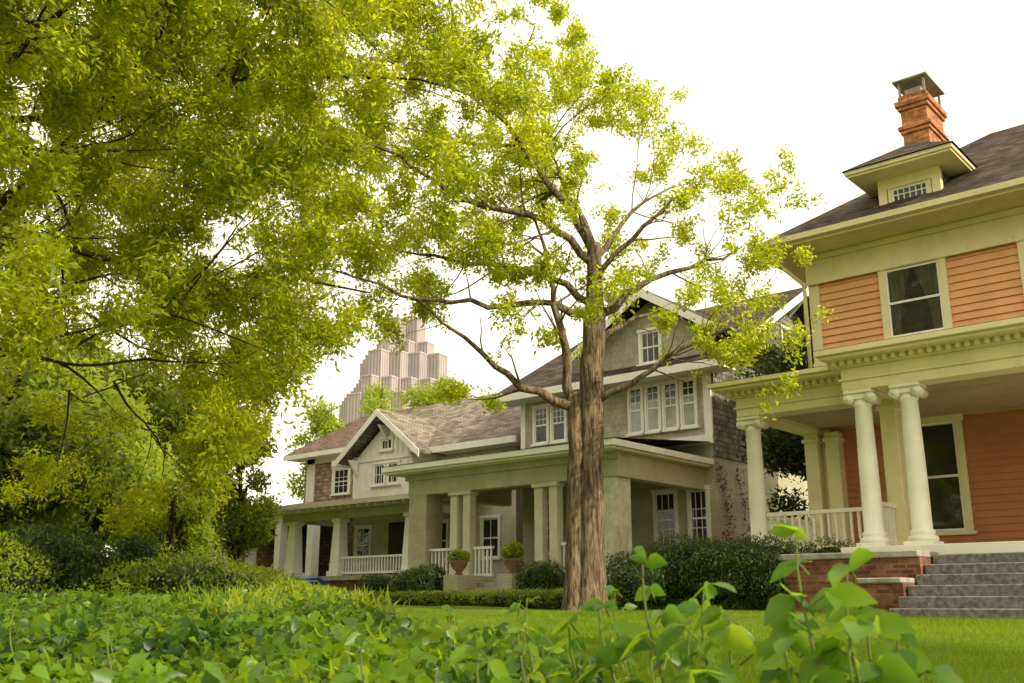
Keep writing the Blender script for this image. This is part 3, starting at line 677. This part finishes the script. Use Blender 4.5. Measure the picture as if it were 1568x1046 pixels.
mat_core=mat('shrub_core',(.012,.02,.006),.95,.3,5,0,dirt=0)
def shrub(name,lobes,nl,ls,m,seed,tmpl=DIAM):
    rng=np.random.default_rng(seed); E=Thing(name); c=E('dark_core',mat_core,smooth=True)  # solid dark ellipsoids added to make the shrub opaque, not modelled branches
    P=[];Z=[]; tot=sum(l[3]*l[4]+l[3]*l[5] for l in lobes)
    for (x,y,zc,rx,ry,rz) in lobes:
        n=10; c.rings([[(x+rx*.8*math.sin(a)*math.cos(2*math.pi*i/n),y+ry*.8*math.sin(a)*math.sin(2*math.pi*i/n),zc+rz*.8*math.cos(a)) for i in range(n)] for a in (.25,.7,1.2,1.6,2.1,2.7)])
        k=int(nl*(rx*ry+rx*rz)/tot); v=rnd(rng,k)
        pw=np.sign(v)*np.abs(v)**.8; bump=1+.10*np.sin(v[:,0]*7+x*3)*np.sin(v[:,2]*8+1)+.08*np.sin(v[:,1]*11)
        s=(.86+.2*rng.random(k))*bump
        P.append(np.array([x,y,zc])+pw*np.array([rx,ry,rz])*s[:,None]); Z.append(v+rnd(rng,k)*.7)
    P=np.concatenate(P);Z=np.concatenate(Z); e=E.done()
    scatter('leaves',*tmpl,P,rnd(rng,len(P))+np.array([0,0,.4]),Z,ls*(.7+.6*rng.random(len(P))),m,e)

clump_tree('magnolia_tree',-11.2,25.5,8.6,1.9,16000,.15,LEAF_DK,31,bot=.02,nc=26)
for i,(f,r,h,R,m) in enumerate(((54,-7.2,12.2,2.6,LEAF_LT),(57,-4.2,13.2,2.6,LEAF_LT),(52,-9.6,10.6,2.4,LEAF_LT),(50,-1.3,10.2,2.4,LEAF_BG),(60,.8,11.5,3,LEAF_BG))):
    p=site(f,r); clump_tree('background_tree',p[0],p[1],h,R,9000,.26,m,32+i,bot=.3)
LT=[(34,-14,9,3.6,LEAF_BG),(30,-12.5,7.5,3.2,LEAF_LT),(36,-12.0,8,3.2,LEAF_BG),(26,-12.8,5.5,2.6,LEAF_BG),(40,-18,11,5,LEAF_LT),(46,-23,14,6,LEAF_BG),(44,-16.5,10,4.5,LEAF_LT),(55,-24,13,6,LEAF_BG),(60,-34,15,8,LEAF_BG),(30,-16,9,4,LEAF_BG)]
for i,(f,r,h,R,m) in enumerate(LT):
    p=site(f,r); clump_tree('background_tree',p[0],p[1],h,R,15000,.14+.004*f,m,50+i,bot=.08,nc=28)
p=site(21.5,-5.9); clump_tree('young_maple_tree',p[0],p[1],4.1,1.1,9000,.10,LEAF_BG,71,bot=.14,nc=22)
p=site(19,-6.4); clump_tree('lilac_shrub',p[0],p[1],2.5,.9,9000,.09,LEAF_LT,72,bot=.02,nc=20)
clump_tree('shade_tree',3.9,7.4,8.2,2.4,15000,.18,LEAF_OAK,80,bot=.42,nc=20)

def sh(x,y,rx,ry,top): g=float(ground_h(x,y)); zc=(g+top)/2; return (x,y,zc,rx,ry,(top-g)/2)
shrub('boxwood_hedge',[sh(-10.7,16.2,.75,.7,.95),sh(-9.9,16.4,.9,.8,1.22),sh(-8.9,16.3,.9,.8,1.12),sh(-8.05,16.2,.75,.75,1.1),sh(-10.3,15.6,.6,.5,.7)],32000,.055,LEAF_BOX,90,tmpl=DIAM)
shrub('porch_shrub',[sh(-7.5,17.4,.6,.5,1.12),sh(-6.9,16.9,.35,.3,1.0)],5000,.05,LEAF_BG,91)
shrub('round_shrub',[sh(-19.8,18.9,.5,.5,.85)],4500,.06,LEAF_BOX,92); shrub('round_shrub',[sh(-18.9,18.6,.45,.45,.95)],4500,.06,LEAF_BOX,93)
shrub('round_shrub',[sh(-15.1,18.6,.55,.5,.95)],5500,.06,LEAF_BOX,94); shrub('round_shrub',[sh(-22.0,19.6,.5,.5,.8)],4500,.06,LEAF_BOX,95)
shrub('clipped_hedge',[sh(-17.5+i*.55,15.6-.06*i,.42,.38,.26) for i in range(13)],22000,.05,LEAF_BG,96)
shrub('flowering_planter_plant',[(-18.05,18.9,1.18,.22,.22,.14),(-16.25,18.9,1.25,.24,.24,.2)],1800,.08,LEAF_LT,97)
rb=random.Random(8)
for i in range(17):
    f=14+rb.random()*9; r=-f*(.24+.29*i/17+.02*rb.random()); p=site(f,r); R=.55+rb.random()*.5; top=.25+rb.random()*.45+ (0.45 if i>9 else 0)
    shrub('border_shrub',[sh(p[0],p[1],R,R,top),sh(p[0]+R*.7,p[1]+.3,R*.7,R*.7,top*.75)],5000,.07,[LEAF_BG,LEAF_LT,LEAF_BOX,LEAF_LT,LEAF_BG][i%5],100+i)
p=site(16,-5.9); shrub('round_topiary',[(p[0],p[1],.72,.33,.33,.31)],4000,.045,LEAF_BOX,130)

# ================================================================== IVY BED
def ivy():
    rng=np.random.default_rng(11); E=Thing('ivy_bed')
    def edge(r): return np.interp(r,[-8,-1.9,-1.1,-.5,.0,.4,.7,1.1,3.2],[13,10.5,7.6,5.9,4.8,3.9,3.1,2.6,2.4])
    def top(f,r): return -.35+.040*np.minimum(f,10)-.10*np.clip((r+.5)/1.0,0,1)+.030*np.sin(f*2.1+r*1.7)+.025*np.sin(r*3.3-f)+.02*np.sin(r*7+f*5)
    s=E('leaf_litter',SOIL,smooth=True); fs=np.linspace(.9,13,50); rs=np.linspace(-1,1,50); V=[]
    for f in fs:
        for q in rs:
            r=q*(.62*f+.3)
            z=top(f,r)-.10
            if f>edge(r)-.25: z=-1.2
            w=site(f,r); V.append((w[0],w[1],float(z)))
    s.v=V; s.f=[(i*50+j,i*50+j+1,(i+1)*50+j+1,(i+1)*50+j) for i in range(49) for j in range(49)]
    n=120000; f=1.6+11.5*rng.random(n)**1.05; r=(2*rng.random(n)-1)*(.60*f+.15)
    ok=(f<edge(r)+rng.normal(0,.2,n)); f,r=f[ok],r[ok]; n=len(f)
    z=top(f,r)-.12*rng.random(n)**1.3+.09*(rng.random(n)<.12)*rng.random(n)
    P=np.stack([-SA*f+CA*r,CA*f+SA*r,z],1)
    Y=rnd(rng,n)*np.array([1,1,.6]); Z=rnd(rng,n)*1.2+np.array([.1,-.25,.7]); e=E.done()
    S=(.026+.042*rng.random(n))
    scatter('leaves',*HEART,P,Y,Z,S,IVY,e)
    E=Thing('creeper_vine'); st=E('stems',STEM,smooth=True); LP=[];LY=[];LZ=[];LS=[]
    def sprig(f,r,z0,z1,ls,lean=.05,nn=7,big=1,sh_=.3):
        b=site(f,r,z0); tip=site(f+rng.normal(0,.04),r+lean,z1); pts=[]
        for k in range(9):
            t=k/8; p=b*(1-t)+tip*t+np.array([.02*math.sin(5*t),.015*math.cos(4*t),0]); pts.append((p,.0035*(1-.6*t)*big+.001))
        st.tube(pts,5)
        for k in range(nn):
            t=.15+.85*(k+.6)/nn; p=b*(1-t)+tip*t
            a=k*2.4+rng.random(); d=np.array([math.cos(a),math.sin(a),.35+.5*t]);
            pet=p+d*ls*.35; st.tube([(p,.0022*big),(pet,.0015*big)],4)
            for q in (-1.0,0,1.0):
                dd=np.array([math.cos(a+q),math.sin(a+q),-.8+1.2*t*rng.random()]); LP.append(pet); LY.append(dd); LZ.append(np.array([rng.normal(0,.5),rng.normal(0,.5)-.6,.5])); LS.append(ls*(.7+.45*rng.random())*(1.1 if q==0 else .9)*(1-sh_*t))
    for (f,r,z1,ls,lean) in ((2.30,.33,.085,.095,-.02),(2.25,.40,.03,.11,.04),(2.35,.26,-.01,.10,-.04),(2.2,.46,-.03,.12,.03),(2.4,.19,-.05,.10,-.04),(2.15,.38,-.06,.12,.0),(2.1,.30,-.08,.12,0),
        (2.05,.59,.135,.10,.0),(2.05,.65,.06,.115,.03),(2.1,.60,.0,.12,-.03),(2.15,.72,-.02,.12,.04),(2.0,.64,-.05,.13,.02),(1.95,.56,-.08,.12,-.02),(2.1,.76,-.07,.11,.04),
        (2.4,.05,-.07,.08,0),(2.7,.02,.0,.06,.02),(3.0,.32,.04,.06,0),(3.3,.05,.02,.05,.02),(2.2,-.05,-.10,.10,.0),(2.6,-.35,-.08,.08,0)):
        sprig(f,r,-.40,z1,ls,lean,8)
    for i in range(80):
        f=3+rng.random()*7; r=-.55*f+rng.random()*(.55*f+.3)
        if f<edge(r): 
            z=float(top(f,r)); sprig(f,r,z-.1,z+.04+.15*rng.random()**1.5,.04+.02*rng.random(),rng.normal(0,.05),5,.8)
    e=E.done(); scatter('leaves',*LEAF8,np.array(LP),np.array(LY),np.array(LZ),np.array(LS),SPRIG,e)
    E=Thing('ornamental_grass'); e=E.e; P=[];Y=[];S=[]
    for i in range(34):
        f=7.5+4*rng.random(); r=-f*(.13+.23*rng.random()); k=40; c=site(f,r,-.35+.04*min(f,10)-.06)
        P.append(c+rng.normal(0,.10,(k,3))*np.array([1,1,0])); Y.append(np.stack([rng.normal(0,.4,k),rng.normal(0,.4,k),np.ones(k)],1)); S.append((.08+.11*rng.random(k))*(.6+.9*rng.random()))
    P=np.concatenate(P); scatter('blades',[(-.03,0,0),(.03,0,0),(.02,.6,.06),(0,1,.3)],BLADE[1],P,np.concatenate(Y),rnd(rng,len(P)),np.concatenate(S),LEAF_LT,e)
ivy()

def wallvine():
    rng=np.random.default_rng(3); n=1500; E=Thing('wall_vine')
    y=24.05+2.2*rng.random(n)**1.4; z=.3+3.4*rng.random(n); P=np.stack([-13.36+.03*rng.random(n),y,z],1)
    k=np.sin(y*6+np.sin(z*2)*1.2)>.1; P=P[k]; n=len(P)
    scatter('dry_leaves',*DIAM,P,rnd(rng,n),rnd(rng,n)+np.array([1.2,0,0]),.07+.05*rng.random(n),leafmat('rust_vine',(.12,.06,.035),(.22,.10,.06),(.1,.04,.02),(.2,.1,.04),.2,nscale=2),E.e)
wallvine()

# ================================================================== CAR
def car():
    g=float(ground_h(-24.5,18.3)); T=Thing('parked_car',(-24.5,18.3,g),math.radians(90))
    def sec(x,w,z0,z1,tw): return [(x,-w,z0),(x,w,z0),(x,w*1.0,z1*.6+z0*.4),(x,tw,z1),(x,-tw,z1),(x,-w,z1*.6+z0*.4)]
    b=T('body',CARP,bevel=.03,smooth=False)
    b.rings([sec(-2.2,.7,.35,.75,.6),sec(-2.0,.85,.22,.88,.75),(sec(-1.2,.88,.2,.93,.8)),sec(0,.88,.2,.95,.82),sec(1.2,.88,.2,.97,.8),sec(2.05,.82,.25,.9,.72),sec(2.2,.7,.35,.75,.6)])
    b.rings([sec(-.95,.72,.93,.96,.7),sec(-.4,.70,.93,1.38,.56),sec(.7,.70,.93,1.42,.56),sec(1.6,.72,.93,.98,.7)])
    w=T('windows',DARK); 
    for s in (-1,1): w.prism([(-.7,s*.715,.99),(1.25,s*.715,.99),(.75,s*.64,1.33),(-.35,s*.64,1.31)],(0,s*.01,0))
    w.poly([(-.93,-.6,1.0),(-.93,.6,1.0),(-.5,.5,1.34),(-.5,-.5,1.34)])
    t=T('wheels',RUBBER)
    for x in (-1.4,1.35):
        for s in (-1,1): t.rings([[(x+.31*math.cos(a),y,.31+.31*math.sin(a)) for a in [2*math.pi*i/18 for i in range(18)]] for y in (s*.7,s*.9)])
    T.done()
car()

# ================================================================== LIGHT / SKY / CAMERA
S=Vector((.80,.10,.56)).normalized()
su=D.lights.new('sun','SUN'); su.energy=5.0; su.angle=math.radians(.6); su.color=(1,.90,.68)
so=D.objects.new('sun',su); COL.objects.link(so); so.rotation_euler=S.to_track_quat('Z','Y').to_euler()
w=D.worlds.new('World'); scene.world=w; w.use_nodes=True; nt=w.node_tree; nt.nodes.clear()
out=nt.nodes.new('ShaderNodeOutputWorld'); bg=nt.nodes.new('ShaderNodeBackground'); bg.inputs[1].default_value=.15
sk=nt.nodes.new('ShaderNodeTexSky'); sk.sky_type='NISHITA'; sk.sun_disc=False; sk.sun_elevation=math.asin(S.z); sk.sun_rotation=math.atan2(S.x,S.y); sk.dust_density=3.0
tc=nt.nodes.new('ShaderNodeTexCoord'); no=nt.nodes.new('ShaderNodeTexNoise'); no.inputs['Scale'].default_value=2.2; no.inputs['Detail'].default_value=7
nt.links.new(tc.outputs['Generated'],no.inputs['Vector'])
mr=nt.nodes.new('ShaderNodeMapRange'); mr.inputs[1].default_value=.35; mr.inputs[2].default_value=.65; mr.inputs[3].default_value=.80; mr.inputs[4].default_value=.98
nt.links.new(no.outputs['Fac'],mr.inputs[0])
c=mixc(nt,mr.outputs[0],sk.outputs[0],(11.6,10.7,8.2,1)); nt.links.new(c,bg.inputs[0]); nt.links.new(bg.outputs[0],out.inputs[0])

cam=D.cameras.new('camera'); co=D.objects.new('camera',cam); COL.objects.link(co); scene.camera=co
cam.lens=35; cam.sensor_width=36; cam.clip_start=.05; cam.clip_end=6000
co.location=(0,0,0); co.rotation_euler=(math.radians(90+14.8),0,AZ)
cam.dof.use_dof=True; cam.dof.focus_distance=22; cam.dof.aperture_fstop=7.0
scene.view_settings.view_transform='Standard'; scene.view_settings.look='None'; scene.view_settings.exposure=0
